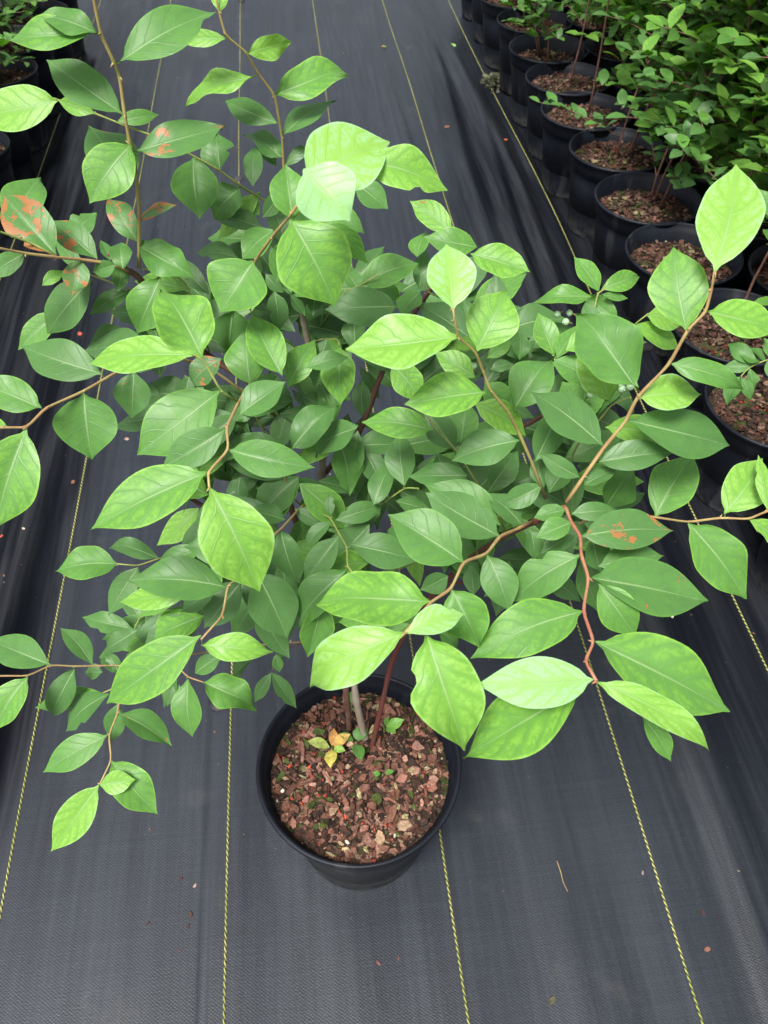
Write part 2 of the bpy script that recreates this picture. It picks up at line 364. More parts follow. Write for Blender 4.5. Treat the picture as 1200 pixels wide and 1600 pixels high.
def pix_leaf(mb, bx, by, bz, tx, ty, w, tone, spot=0, dz=None, lean=.5, **kw):
    """a leaf given by the picture position and distance of its two ends and its apparent width"""
    lp = math.hypot(tx-bx, ty-by); small = lp < 92
    if small: tx, ty, w = bx+(tx-bx)*1.09, by+(ty-by)*1.09, w*.90
    B = at(bx, by, bz); ln = lp*bz/f
    if dz is None: dz = rng.uniform(-.1, .32)*ln
    T = at(tx, ty, bz+dz); l = unit(T-B); view = unit(C_-(B+T)/2); vp = unit(view-l*(view@l))
    nrm = unit(view*(1-lean)+Z_*lean+rng.normal(0, .26 if small else .10, 3)); nrm = unit(nrm-l*(nrm@l))
    if rng.uniform() < .22: kw.setdefault('wave', rng.uniform(.07, .13)); kw.setdefault('twist', rng.choice([-1, 1])*rng.uniform(.4, .8)); kw.setdefault('hook', rng.uniform(.1, .4))
    if rng.uniform() < .12: kw.setdefault('notch', (rng.uniform(.25, .85), rng.choice([-1, 1]), rng.uniform(.25, .6)))
    c = max(.62, abs(nrm@vp)); fold = kw.pop('fold', rng.uniform(.12, .38)); W = w*bz/f/c/cos(fold)*1.04
    W = min(W, .95*max(ln, .01)*1.15)
    leaf_geo(mb, B, T, W, nrm, tone, spot, fold=fold, bulge=kw.pop('bulge', rng.uniform(.03, .10)), twist=kw.pop('twist', rng.uniform(-.35, .35)), wave=kw.pop('wave', rng.uniform(.015, .05)), blunt=kw.pop('blunt', rng.uniform(.86, 1.0)), **kw)
    return W*ln

POT = gh(561, 1191, .215); PX, PY = POT[0], POT[1]
bush = empty('potted_shrub', (PX, PY, 0), 'big leafy blueberry bush in the black pot standing alone in the middle of the aisle', 'potted plant')

# shoots: name, material, end radii, nodes as (picture x, picture y, distance from the camera)
SH = {
 's1': (M_olive, .0030, .0019, [(217, 418, .67), (217, 395, .66), (218, 330, .635), (212, 262, .61), (203, 225, .59), (195, 180, .575), (187, 120, .56), (178, 97, .55), (157, 52, .535), (147, 0, .52), (143, -30, .51)]),
 'green_l': (M_green, .0022, .0014, [(440, 330, .74), (400, 305, .72), (376, 291, .70), (343, 266, .68), (300, 243, .665), (265, 222, .65), (200, 198, .64), (150, 178, .63), (90, 156, .62)]),
 's2': (M_olive, .0026, .0014, [(463, 430, .73), (455, 340, .73), (443, 262, .72), (441, 215, .70), (430, 150, .67), (400, 110, .65), (385, 82, .635), (352, 55, .62), (342, 18, .61), (335, -15, .6)]),
 's3': (M_tan, .0024, .0014, [(375, 470, .70), (400, 405, .63), (425, 370, .58), (455, 335, .54), (478, 300, .53), (520, 272, .525), (550, 253, .51), (566, 243, .505)]),
 'sy': (M_olive, .0026, .0013, [(852, 778, .645), (830, 720, .62), (808, 670, .60), (793, 642, .58), (766, 610, .56), (755, 580, .55), (743, 550, .535), (716, 527, .52), (710, 500, .51), (708, 482, .505)]),
 'sr': (M_tan, .0030, .0016, [(885, 785, .62), (912, 745, .61), (943, 700, .60), (978, 658, .585), (996, 620, .57), (1045, 570, .55), (1075, 515, .53), (1103, 487, .52), (1112, 450, .51), (1117, 425, .50)]),
 'srd': (M_red, .0030, .0017, [(835, 815, .66), (868, 800, .64), (883, 790, .62), (892, 815, .60), (907, 838, .585), (908, 867, .565), (920, 903, .55), (911, 955, .525), (928, 1003, .50), (914, 1033, .49), (932, 1064, .475)]),
 'rr': (M_tan, .0020, .0014, [(905, 818, .63), (950, 800, .65), (1010, 806, .66), (1075, 816, .62), (1125, 809, .60), (1170, 811, .59), (1195, 800, .58), (1230, 790, .57)]),
 'sm': (M_tan, .0028, .0015, [(835, 813, .66), (805, 828, .63), (781, 838, .60), (760, 866, .57), (724, 878, .54), (705, 920, .515), (673, 941, .50), (650, 968, .48), (633, 989, .465)]),
 's4': (M_tan, .0024, .0015, [(430, 650, .79), (405, 610, .68), (385, 608, .62), (373, 628, .59), (354, 668, .55), (357, 703, .53), (325, 738, .51), (327, 762, .505)]),
 's4b': (M_green, .0018, .0014, [(372, 628, .59), (345, 611, .575), (318, 562, .56), (302, 555, .555)]),
 's5': (M_tan, .0022, .0014, [(505, 770, .84), (470, 792, .76), (440, 826, .69), (405, 855, .65), (372, 903, .61), (356, 915, .595), (348, 962, .565), (315, 998, .54)]),
 's6': (M_tan, .0026, .0015, [(430, 650, .80), (330, 575, .76), (250, 550, .68), (185, 580, .63), (130, 612, .59), (72, 637, .565), (42, 668, .55), (0, 668, .54), (-30, 672, .53)]),
 'sl': (M_tan, .0028, .0017, [(200, 424, .665), (175, 412, .655), (130, 406, .64), (90, 402, .62), (40, 396, .60), (0, 388, .58), (-30, 384, .57)]),
 'sl2': (M_green, .0018, .0013, [(90, 402, .62), (50, 380, .61), (0, 362, .59), (-30, 352, .58)]),
 'sl3': (M_green, .0019, .0013, [(240, 468, .70), (210, 455, .69), (170, 440, .68), (135, 427, .67)]),
 'sl4': (M_green, .0017, .0012, [(330, 560, .76), (290, 436, .70), (240, 423, .69), (222, 420, .68)]),
 's7': (M_tan, .0020, .0013, [(540, 1002, .94), (470, 1003, .89), (400, 1008, .85), (300, 1022, .81), (215, 1040, .78), (155, 1040, .76), (118, 1041, .745), (80, 1039, .73), (44, 1056, .71), (0, 1056, .70), (-30, 1058, .69)]),
 's8': (M_tan, .0019, .0012, [(215, 1040, .78), (188, 1080, .755), (184, 1115, .735), (170, 1148, .715), (174, 1188, .70), (156, 1225, .685)]),
 's8b': (M_green, .0013, .0010, [(215, 1040, .78), (190, 1070, .77), (160, 1083, .76)]),
 's9': (M_tan, .0015, .0011, [(300, 1022, .81), (275, 1040, .79), (294, 1058, .77), (318, 1066, .76)]),
 's10': (M_green, .0015, .0011, [(450, 800, .84), (340, 850, .79), (250, 872, .75), (215, 884, .74), (183, 881, .73)]),
 's11': (M_green, .0013, .001, [(300, 1022, .81), (213, 1005, .78), (209, 983, .77), (220, 962, .77)]),
 'g3': (M_tan, .0018, .0012, [(500, 790, .85), (470, 790, .80), (452, 772, .775), (443, 738, .75), (440, 715, .74)]),
 'g5': (M_green, .0018, .0012, [(470, 790, .82), (516, 808, .73), (535, 843, .70), (542, 855, .69), (543, 885, .67), (552, 896, .66)]),
 'g6': (M_green, .0015, .0011, [(580, 800, .78), (600, 785, .74), (633, 762, .71), (655, 763, .70)]),
 'g1': (M_green, .0014, .0011, [(452, 700, .82), (400, 660, .76), (396, 612, .73), (397, 580, .72)]),
 'g2': (M_green, .0016, .0012, [(445, 735, .83), (420, 690, .78), (397, 645, .74), (380, 620, .73)]),
 'q': (M_green, .0020, .0012, [(790, 830, .71), (765, 775, .69), (745, 755, .68), (724, 720, .665), (712, 702, .66), (690, 680, .65), (672, 657, .64), (655, 635, .635)]),
 'y2': (M_green, .0018, .0012, [(880, 770, .70), (895, 710, .68), (905, 692, .67), (938, 655, .65), (956, 632, .64), (985, 620, .64)]),
 't1': (M_green, .0015, .0011, [(900, 560, .74), (925, 500, .73), (934, 458, .72), (948, 450, .72)]),
 't2': (M_green, .0013, .001, [(860, 640, .72), (866, 556, .70), (890, 545, .70)]),
 't3': (M_green, .0013, .001, [(960, 560, .68), (990, 508, .66), (1013, 490, .65)]),
 'f7': (M_green, .0013, .001, [(720, 870, .74), (668, 873, .72), (620, 890, .70), (600, 893, .70)]),
 'c1': (M_green, .0014, .001, [(700, 470, .68), (665, 455, .66), (672, 430, .65), (680, 400, .64)]),
 'c2': (M_green, .0014, .001, [(500, 510, .78), (540, 455, .70), (563, 446, .68), (590, 430, .67)]),
 'c3': (M_green, .0013, .001, [(482, 535, .79), (505, 530, .72), (528, 530, .70), (531, 541, .69)]),
 'low': (M_brown, .0014, .001, [(540, 1002, .94), (480, 1003, .92), (440, 1015, .90), (430, 1035, .89), (424, 1050, .88)]),
}
S_ = 0
# leaves: shoot (or distance), base x, y, tip x, y, apparent width, tone, rust
LV = [
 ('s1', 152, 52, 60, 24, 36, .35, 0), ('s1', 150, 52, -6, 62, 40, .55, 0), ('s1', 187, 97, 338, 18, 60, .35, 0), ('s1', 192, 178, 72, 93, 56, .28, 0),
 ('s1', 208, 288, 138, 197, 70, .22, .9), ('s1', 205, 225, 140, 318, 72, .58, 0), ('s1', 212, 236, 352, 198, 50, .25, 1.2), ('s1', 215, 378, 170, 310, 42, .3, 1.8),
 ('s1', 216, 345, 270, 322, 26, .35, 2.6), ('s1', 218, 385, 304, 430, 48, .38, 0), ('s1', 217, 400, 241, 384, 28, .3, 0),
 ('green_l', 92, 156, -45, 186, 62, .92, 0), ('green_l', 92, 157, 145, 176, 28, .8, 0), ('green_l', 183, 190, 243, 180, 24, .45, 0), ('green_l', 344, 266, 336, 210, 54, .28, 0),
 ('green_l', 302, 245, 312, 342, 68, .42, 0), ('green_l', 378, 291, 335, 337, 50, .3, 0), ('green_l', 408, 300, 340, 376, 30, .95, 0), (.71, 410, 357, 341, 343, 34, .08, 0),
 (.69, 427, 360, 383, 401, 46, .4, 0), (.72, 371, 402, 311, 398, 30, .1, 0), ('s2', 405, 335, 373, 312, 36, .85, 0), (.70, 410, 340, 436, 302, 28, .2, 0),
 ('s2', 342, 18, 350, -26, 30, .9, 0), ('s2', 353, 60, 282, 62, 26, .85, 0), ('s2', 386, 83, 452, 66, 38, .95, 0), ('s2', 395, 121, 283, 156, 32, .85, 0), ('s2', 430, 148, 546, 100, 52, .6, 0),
 ('s2', 434, 193, 358, 160, 38, .28, 0), ('s2', 441, 213, 518, 163, 36, .28, 0), ('s2', 442, 248, 386, 208, 34, .28, 0), ('s2', 444, 260, 492, 224, 20, .12, 0), (.70, 395, 291, 399, 231, 32, .22, 0),
 (.73, 432, 258, 405, 225, 26, .25, 0), (.497, 476, 283, 609, 222, 104, 1.25, 0), (.480, 474, 264, 548, 346, 92, 1.5, 0), (.505, 567, 252, 699, 298, 62, .85, 0),
 ('s3', 458, 345, 447, 264, 64, .5, 0), (.60, 555, 285, 602, 323, 42, .3, 0), ('s3', 454, 342, 524, 479, 116, .68, 0), (.57, 500, 347, 569, 407, 42, .62, 0), (.60, 512, 325, 565, 362, 36, .42, 0),
 ('s3', 396, 408, 344, 489, 92, .5, 0), ('s3', 363, 482, 354, 559, 74, .2, .3), (.60, 432, 440, 448, 380, 48, .35, 0), (.66, 390, 450, 392, 486, 10, .3, 5), (.70, 480, 300, 500, 355, 30, .3, 0),
 (.66, 707, 364, 646, 318, 42, .75, .3), (.68, 652, 402, 665, 364, 30, .5, 0), (.62, 745, 386, 668, 372, 46, .5, 0), ('sy', 708, 484, 697, 381, 72, 1.28, .25), (.60, 735, 396, 829, 426, 46, .75, 0), (.70, 655, 452, 665, 395, 30, .2, 0),
 ('sr', 1117, 424, 1150, 256, 94, 1.12, 0), (.6, 1215, 352, 1187, 300, 26, .4, 0), ('sr', 1073, 517, 1052, 386, 84, .62, 0), ('sr', 1106, 487, 1220, 515, 54, .85, 0), ('sr', 1048, 568, 1167, 606, 36, .42, 0),
 ('sr', 998, 621, 1097, 616, 54, 1.05, 0), ('sr', 995, 608, 906, 481, 86, .38, 0), ('y2', 955, 630, 908, 532, 62, 1.05, 0), ('t3', 1010, 492, 1064, 503, 44, .92, 0), ('t3', 994, 507, 1058, 543, 36, .85, 0),
 ('sr', 981, 657, 1139, 696, 70, .25, 0), (.62, 945, 668, 1044, 690, 42, .82, 0), ('sr', 942, 696, 830, 612, 62, .15, 0), ('sr', 935, 722, 1055, 706, 44, .14, 0), ('sr', 912, 758, 961, 735, 28, .15, 0), ('sr', 906, 746, 847, 711, 32, .2, 0),
 ('t1', 936, 455, 900, 406, 32, .55, 0), ('t1', 940, 452, 999, 430, 34, .6, 0), ('t1', 925, 463, 833, 466, 28, .5, 0), ('t1', 940, 460, 978, 466, 14, .4, 0), ('t1', 966, 502, 916, 463, 38, .45, 0), (.72, 930, 520, 915, 475, 30, .2, 0),
 ('t2', 866, 556, 843, 494, 40, .62, 0), (.645, 803, 641, 864, 553, 62, .38, 0), (.69, 926, 596, 866, 566, 46, .45, 0), (.68, 884, 548, 942, 520, 36, .8, 0), (.66, 836, 721, 872, 640, 48, .2, 0), (.68, 857, 770, 893, 724, 40, .2, 0),
 (.69, 850, 762, 838, 715, 30, .2, 0), (.66, 944, 795, 984, 733, 52, .32, 0), (.68, 905, 640, 880, 600, 40, .5, 0), (.67, 900, 690, 930, 660, 30, .3, 0), (.69, 870, 560, 905, 510, 30, .5, 0),
 (.72, 760, 560, 797, 530, 24, .6, 0), (.71, 812, 562, 812, 524, 32, .3, 0), (.72, 800, 568, 768, 577, 20, .12, 0), (.68, 758, 598, 790, 640, 46, .4, 0), (.66, 742, 630, 822, 681, 44, .85, 0), (.665, 720, 692, 728, 632, 50, .42, 0),
 (.67, 712, 702, 668, 640, 46, .06, 0), ('sy', 760, 612, 632, 632, 62, .72, 0), ('sy', 715, 526, 540, 546, 76, .98, 0), ('sy', 745, 549, 792, 453, 78, .78, 0), ('sy', 812, 688, 705, 720, 55, .2, 0), ('sy', 848, 757, 786, 788, 38, .22, 0),
 ('q', 677, 672, 565, 660, 46, .6, 0), ('g6', 632, 759, 626, 680, 50, .25, 0), ('q', 731, 742, 637, 744, 38, .22, 0), (.68, 762, 770, 806, 710, 46, .15, 0), ('sm', 781, 838, 665, 770, 66, .2, 0), (.64, 782, 820, 663, 757, 60, .36, 0),
 ('sm', 816, 820, 762, 774, 40, .14, 0), ('srd', 884, 796, 838, 808, 30, .35, 0), ('srd', 893, 816, 842, 838, 36, .4, 0), ('srd', 893, 803, 958, 798, 32, .2, 0), (.63, 846, 865, 896, 838, 30, .14, 0), (.64, 828, 825, 836, 870, 30, .14, 0),
 (.62, 925, 840, 937, 890, 42, .15, 0), ('rr', 1024, 808, 1084, 710, 68, .48, 0), ('rr', 1132, 803, 1192, 716, 66, .9, 0), ('rr', 1200, 798, 1186, 718, 24, .9, 0), ('rr', 1076, 818, 1165, 936, 72, .5, 0), ('rr', 1172, 812, 1235, 850, 34, .8, 0),
 ('srd', 908, 838, 1052, 829, 62, .22, 1.6), (.60, 935, 885, 1037, 868, 44, .32, 0), ('srd', 924, 903, 1105, 940, 82, .32, .7), ('srd', 907, 867, 797, 942, 60, .36, 0), ('srd', 910, 955, 735, 1029, 78, .55, 0), ('srd', 935, 912, 994, 995, 58, .5, 0),
 ('srd', 930, 1003, 1141, 1112, 98, .58, 0), ('srd', 927, 1062, 742, 1070, 76, 1.42, 0), (.49, 912, 1072, 724, 1185, 92, .72, 0), ('srd', 934, 1065, 1126, 1168, 44, 1.0, 0), (.51, 1003, 1120, 1045, 1184, 34, .5, 0),
 ('sm', 724, 878, 606, 804, 78, .36, 0), ('sm', 672, 940, 490, 933, 90, .72, 0), ('sm', 632, 989, 467, 1076, 80, 1.12, 0), ('sm', 636, 989, 726, 959, 44, 1.3, 0), (.47, 666, 990, 730, 1176, 106, .85, 0), ('sm', 706, 921, 752, 1012, 68, .5, 0),
 ('sm', 761, 867, 796, 956, 54, .28, 0), ('g5', 545, 850, 656, 876, 52, .15, 0), ('s5', 438, 828, 465, 911, 50, .15, 0), (.69, 529, 838, 479, 902, 44, .18, 0), (.665, 542, 890, 458, 982, 56, .3, 0), (.67, 503, 938, 482, 1019, 52, .5, 0),
 (.66, 400, 892, 450, 998, 74, .18, .15), (.60, 683, 985, 716, 1012, 30, .4, 0), (.66, 597, 968, 534, 972, 40, .6, 0), (.72, 400, 945, 448, 1022, 46, .08, 0), (.70, 640, 975, 600, 1005, 26, .45, 0),
 ('low', 424, 1050, 460, 1102, 26, .2, 0), ('low', 424, 1051, 400, 1094, 22, .12, 0), ('low', 428, 1042, 441, 1020, 16, .2, 0), (.88, 395, 1028, 365, 1055, 28, .08, 0), (.87, 432, 1022, 436, 1048, 18, .3, 0),
 ('s4b', 302, 555, 140, 569, 52, .92, .05), ('s4b', 317, 560, 248, 442, 88, .7, 0), ('s4', 343, 611, 214, 711, 88, .45, .1), (.57, 352, 670, 252, 731, 52, .25, 0), ('s4', 357, 703, 493, 731, 52, .36, 0), ('s4', 323, 738, 141, 828, 78, .62, .1), ('s4', 328, 762, 405, 924, 104, .85, .05),
 ('s4', 373, 648, 440, 601, 52, .25, 0), ('s5', 355, 917, 198, 907, 64, .28, .8), (.62, 300, 922, 187, 941, 38, .9, 0), ('s5', 314, 993, 166, 1099, 72, .62, .05), ('s5', 314, 1008, 427, 1016, 44, .95, 0),
 ('s6', 160, 584, 33, 541, 62, .2, 0), ('s6', 131, 614, 144, 718, 88, .38, .55), ('s6', 65, 638, -40, 598, 52, .45, 0), ('s6', 41, 670, -8, 828, 88, .62, .1), ('s6', 12, 668, -30, 655, 18, .8, 0), ('s6', 209, 580, 206, 648, 58, .18, .9),
 ('s7', 79, 1039, -16, 1000, 50, .28, 0), ('s7', 43, 1058, -4, 1136, 50, .6, 0), ('s7', 118, 1043, 77, 1126, 38, .15, 0), ('s7', 144, 1038, 98, 986, 34, .2, 0), ('s8b', 160, 1083, 55, 1106, 32, .5, 0), (.75, 170, 1084, 108, 1139, 40, .22, 0),
 ('s10', 184, 881, 86, 893, 50, .45, 0), ('s10', 248, 873, 172, 850, 30, .14, 0), ('s10', 216, 886, 173, 956, 42, .22, 0), ('s11', 208, 983, 135, 966, 34, .25, 0), ('s11', 213, 1003, 222, 966, 22, .1, 0), (.79, 212, 1014, 172, 992, 24, .1, 0),
 (.77, 186, 1052, 158, 1022, 26, .12, 0), (.77, 186, 1052, 168, 1020, 22, .15, 0), (.77, 160, 1050, 135, 1050, 26, .2, 0), (.78, 195, 1050, 230, 1015, 28, .2, 0), (.73, 318, 962, 239, 997, 54, .62, 0), (.70, 376, 909, 318, 982, 50, .06, 0), (.68, 336, 926, 286, 954, 34, .12, 0),
 (.72, 296, 926, 218, 962, 22, .55, 0), (.78, 305, 1052, 346, 1024, 30, .3, 0), (.79, 275, 1060, 262, 1100, 28, .12, 0), (.76, 240, 1000, 195, 1015, 24, .6, 0),
 ('s8', 185, 1115, 261, 1163, 44, .3, .5), ('s8', 169, 1148, 67, 1207, 46, .45, 0), ('s8', 173, 1189, 246, 1272, 54, .55, 0), ('s8', 155, 1226, 79, 1331, 50, .92, .02), ('s8', 156, 1227, 207, 1219, 38, .9, .02), ('s8', 184, 1100, 175, 1155, 34, .2, 0),
 ('s9', 294, 1060, 300, 1144, 46, .42, 0), ('s9', 318, 1066, 403, 1103, 50, .5, 0), ('s9', 275, 1042, 258, 1100, 26, .12, 0),
 ('sl', 88, 398, 3, 303, 66, .28, 1.9), ('sl', 152, 405, 85, 350, 46, .25, 1.5), (.66, 112, 368, 148, 336, 38, .3, 0), (.64, 125, 405, 113, 459, 42, .28, 1.9), ('sl', 40, 396, -12, 432, 34, .3, 0), (.70, 16, 364, 62, 272, 54, .42, 0),
 (.66, 145, 435, 73, 523, 54, .2, .35), (.68, 98, 488, 34, 542, 38, .5, 0), ('sl3', 203, 455, 144, 489, 30, .22, 0), (.66, 66, 446, 98, 425, 20, .7, 0), (.655, 172, 408, 158, 378, 18, .25, 0), (.65, 182, 412, 148, 424, 28, .3, 0), (.65, 192, 420, 187, 379, 36, .3, .6),
 (.67, 250, 433, 212, 522, 62, .45, 0), (.68, 228, 540, 140, 548, 52, .1, 0), (.70, 200, 520, 142, 540, 40, .15, 0), (.70, 130, 428, 90, 380, 26, .3, 0), (.67, 185, 455, 190, 410, 28, .3, 0),
 (.66, 441, 587, 392, 491, 54, .6, 0), (.68, 391, 602, 384, 522, 70, .5, 0), (.70, 450, 606, 489, 537, 46, .6, 0), ('c3', 512, 529, 492, 598, 46, .18, 0), ('c3', 531, 541, 533, 633, 50, .68, .25), (.68, 622, 479, 507, 484, 58, .16, 0), ('c2', 563, 446, 654, 412, 46, .45, 0),
 (.70, 428, 455, 434, 514, 36, .1, 0), (.72, 455, 458, 455, 430, 12, .1, 0), (.72, 452, 460, 474, 492, 24, .15, 0), (.70, 415, 428, 441, 455, 22, .06, 0), (.70, 560, 452, 540, 425, 30, .3, 0), (.70, 575, 450, 625, 466, 28, .6, 0),
 (.67, 657, 455, 628, 492, 50, .35, 0), (.66, 735, 528, 658, 478, 52, .06, 0), (.67, 736, 520, 720, 467, 36, .3, 0), (.64, 612, 568, 656, 622, 50, .7, 0), (.64, 742, 590, 684, 554, 42, .75, 0), (.70, 670, 440, 690, 410, 26, .25, 0),
 ('g2', 370, 648, 320, 700, 40, .1, 0), (.70, 562, 668, 493, 704, 44, .18, 0), (.69, 455, 702, 519, 636, 56, .22, 0), (.73, 531, 692, 544, 768, 52, .35, 0), (.72, 584, 789, 614, 720, 40, .14, 0), (.75, 570, 705, 595, 757, 40, .06, 0), (.75, 568, 652, 565, 597, 30, .05, 0),
 ('g3', 441, 748, 364, 727, 32, .1, 0), ('g3', 452, 772, 403, 763, 26, .1, 0), ('g3', 454, 765, 507, 768, 30, .14, 0), (.77, 497, 752, 554, 769, 28, .16, 0), (.72, 446, 812, 393, 800, 34, .16, 0), (.75, 460, 795, 506, 818, 28, .1, 0), ('g5', 524, 813, 592, 792, 36, .2, 0),
 ('g5', 517, 815, 480, 853, 24, .16, 0), ('g5', 516, 806, 515, 774, 17, .1, 0), ('g6', 618, 783, 668, 797, 28, .18, 0), (.75, 500, 600, 522, 655, 38, .35, 0), (.71, 577, 880, 508, 894, 38, .7, 0), (.74, 470, 618, 510, 640, 26, .06, 0), (.76, 375, 745, 372, 782, 34, .06, 0),
 (.72, 300, 730, 330, 690, 30, .2, 0), (.74, 640, 830, 600, 850, 30, .2, 0), (.72, 560, 940, 545, 900, 30, .3, 0), (.74, 700, 900, 660, 920, 36, .2, 0), (.73, 740, 930, 735, 885, 30, .12, 0),
 ('f7', 660, 874, 700, 850, 26, .2, 0), ('g1', 397, 640, 365, 655, 26, .3, 0), ('g1', 397, 612, 430, 590, 28, .4, 0), (.66, 480, 575, 540, 560, 30, .3, 0), (.72, 905, 800, 950, 830, 34, .12, 0), (.70, 800, 900, 760, 930, 36, .2, 0),
 (.74, 250, 640, 215, 600, 34, .2, 0), (.73, 310, 640, 290, 590, 40, .12, .0), (.72, 345, 560, 300, 600, 44, .12, 1.8), (.70, 690, 505, 760, 500, 34, .2, 0),
]
EXTRA = {0: dict(wave=.08), 31: dict(bulge=.10, fold=.1, dz=.0, wave=.03, twist=.1), 32: dict(bulge=.10, fold=.1, dz=.01, wave=.02, twist=0.)}
def near_shoot(name, x, y):
    N = SH[name][3]; best = None
    for (x0, y0, z0), (x1, y1, z1) in zip(N[:-1], N[1:]):
        dx, dy = x1-x0, y1-y0; t = max(0, min(1, ((x-x0)*dx+(y-y0)*dy)/(dx*dx+dy*dy+1e-9)))
        px, py = x0+t*dx, y0+t*dy; d = math.hypot(px-x, py-y)
        if best is None or d < best[0]: best = (d, px, py, z0+t*(z1-z0))
    return best
shoot_obj = {}
for nm, (mat, r0, r1, N) in SH.items():
    P = [at(*q) for q in N]; mb = MB(); tube(mb, kinked(P), r0*.50, r1*.55, 8, knobs=True)
    for q, p in list(zip(N, P))[1:]:                        # little buds at the nodes
        d = unit(rng.normal(0, 1, 3)); tube(mb, [p, p+d*r1*1.2, p+d*r1*2.2], r1*.6, r1*.1, 5)
    shoot_obj[nm] = mb.build('shoot', mat, bush)
areas = [math.hypot(l[3]-l[1], l[4]-l[2])*l[5] for l in LV]; order = sorted(range(len(LV)), key=lambda i: -areas[i]); big = set(order[:100])
foliage = MB()
for i, (s, bx, by, tx, ty, wd, tone, spot) in enumerate(LV):
    zz = s; par = bush; pet = None
    if isinstance(s, str):
        d, px, py, zz = near_shoot(s, bx, by); par = shoot_obj[s]
        if d < 14: pet = at(px, py, zz)
    mb = MB() if i in big else foliage
    pix_leaf(mb, bx, by, zz, tx, ty, wd, tone, spot, n=18 if i in big else 12, m=10 if i in big else 8, **EXTRA.get(i, {}))
    if pet is not None:                                     # short leaf stalk
        B = at(bx, by, zz); T = at(tx, ty, zz); V0 = mb.n
        P = [pet, B+unit(T-B)*.001]; a = unit(np.cross(P[1]-P[0]+1e-6, U_)); 
        r = .0008; Vv = []; 
        for p in P:
            for k in range(5): Vv.append(p+r*(a*cos(k*1.2566)+F_*sin(k*1.2566)))
        mb.add(Vv, [(k, (k+1) % 5, 5+(k+1) % 5, 5+k) for k in range(5)], [(.5, .0)]*10, tone=.9, spot=0, seed=.3)
    if i in big: mb.build('leaf', M_leaf, par)

# the inner leaves nobody could trace one by one: spread through the crown's volume
poly = [(225, 500), (310, 430), (430, 365), (510, 400), (600, 450), (690, 450), (780, 510), (850, 560), (930, 540), (975, 610), (955, 700), (930, 770), (930, 870), (850, 915), (760, 900), (700, 905), (640, 900), (560, 950), (430, 935), (330, 960), (250, 1010), (200, 990), (300, 880), (300, 740), (265, 680), (250, 590)]
def inside(x, y):
    c = False; j = len(poly)-1
    for i in range(len(poly)):
        xi, yi = poly[i]; xj, yj = poly[j]
        if (yi > y) != (yj > y) and x < (xj-xi)*(y-yi)/(yj-yi)+xi: c = not c
        j = i
    return c
gaps = [(600, 545, 22), (385, 770, 26), (510, 735, 14), (395, 590, 14), (585, 500, 16), (700, 925, 30), (720, 560, 8), (960, 760, 22)]
cnt = 0
while cnt < 340:
    x, y = rng.uniform(150, 1000), rng.uniform(300, 1010)
    if not inside(x, y) or any(math.hypot(x-a, y-b) < r+18 for a, b, r in gaps): continue
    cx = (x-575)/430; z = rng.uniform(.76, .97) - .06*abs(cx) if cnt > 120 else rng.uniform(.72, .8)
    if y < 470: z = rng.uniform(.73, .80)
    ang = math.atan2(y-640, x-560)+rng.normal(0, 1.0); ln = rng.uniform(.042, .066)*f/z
    tone = float(np.clip(rng.normal(.18, .24), .0, .9))  # low tones paint the shade inside the crown into the leaf colour
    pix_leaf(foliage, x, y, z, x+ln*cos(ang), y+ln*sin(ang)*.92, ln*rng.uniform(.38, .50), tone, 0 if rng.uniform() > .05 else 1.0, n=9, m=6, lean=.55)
    cnt += 1
fo = foliage.build('foliage', M_leaf, bush); tag(fo, kind='stuff')

# woody stems from the potting soil up into the crown
def stem(N, r0, r1, mat, soil=None):
    P = [at(*q) for q in N]
    if soil is not None: P = [gh(soil[0], soil[1], .188)]+P
    mb = MB(); tube(mb, smooth_path(P, 6), r0, r1, 10, knobs=True); return mb.build('stem', mat, bush)
stem([(556, 1090, 1.03), (545, 980, .99), (515, 850, .92), (503, 760, .865), (505, 690, .84), (497, 600, .81), (482, 537, .79), (474, 500, .77), (466, 455, .745), (462, 425, .735)], .0046, .0024, M_grey, (572, 1158))
stem([(598, 1095, 1.03), (617, 1022, .98), (660, 950, .90), (715, 890, .80), (775, 845, .71), (835, 815, .66), (868, 798, .64)], .0036, .0024, M_redbark, (580, 1172))
stem([(540, 1075, 1.02), (520, 960, .97), (480, 860, .91), (445, 760, .86), (432, 660, .81), (395, 600, .78), (330, 560, .76), (270, 500, .72), (240, 466, .70), (215, 432, .675), (195, 420, .665), (170, 395, .655)], .0040, .0024, M_brown, (546, 1142))
stem([(505, 740, .87), (545, 700, .84), (570, 655, .815), (590, 600, .79), (604, 568, .78), (640, 500, .73), (690, 430, .66)], .0036, .0018, M_brown)
stem([(515, 850, .92), (560, 860, .88), (640, 850, .80), (700, 800, .76), (760, 700, .74), (860, 640, .73), (900, 560, .73)], .0034, .0018, M_brown)
stem([(445, 760, .86), (370, 800, .82), (300, 780, .78), (270, 720, .76)], .0028, .0014, M_brown)
stem([(520, 960, .97), (600, 935, .93), (690, 915, .88), (760, 905, .84)], .0022, .0012, M_redbark)

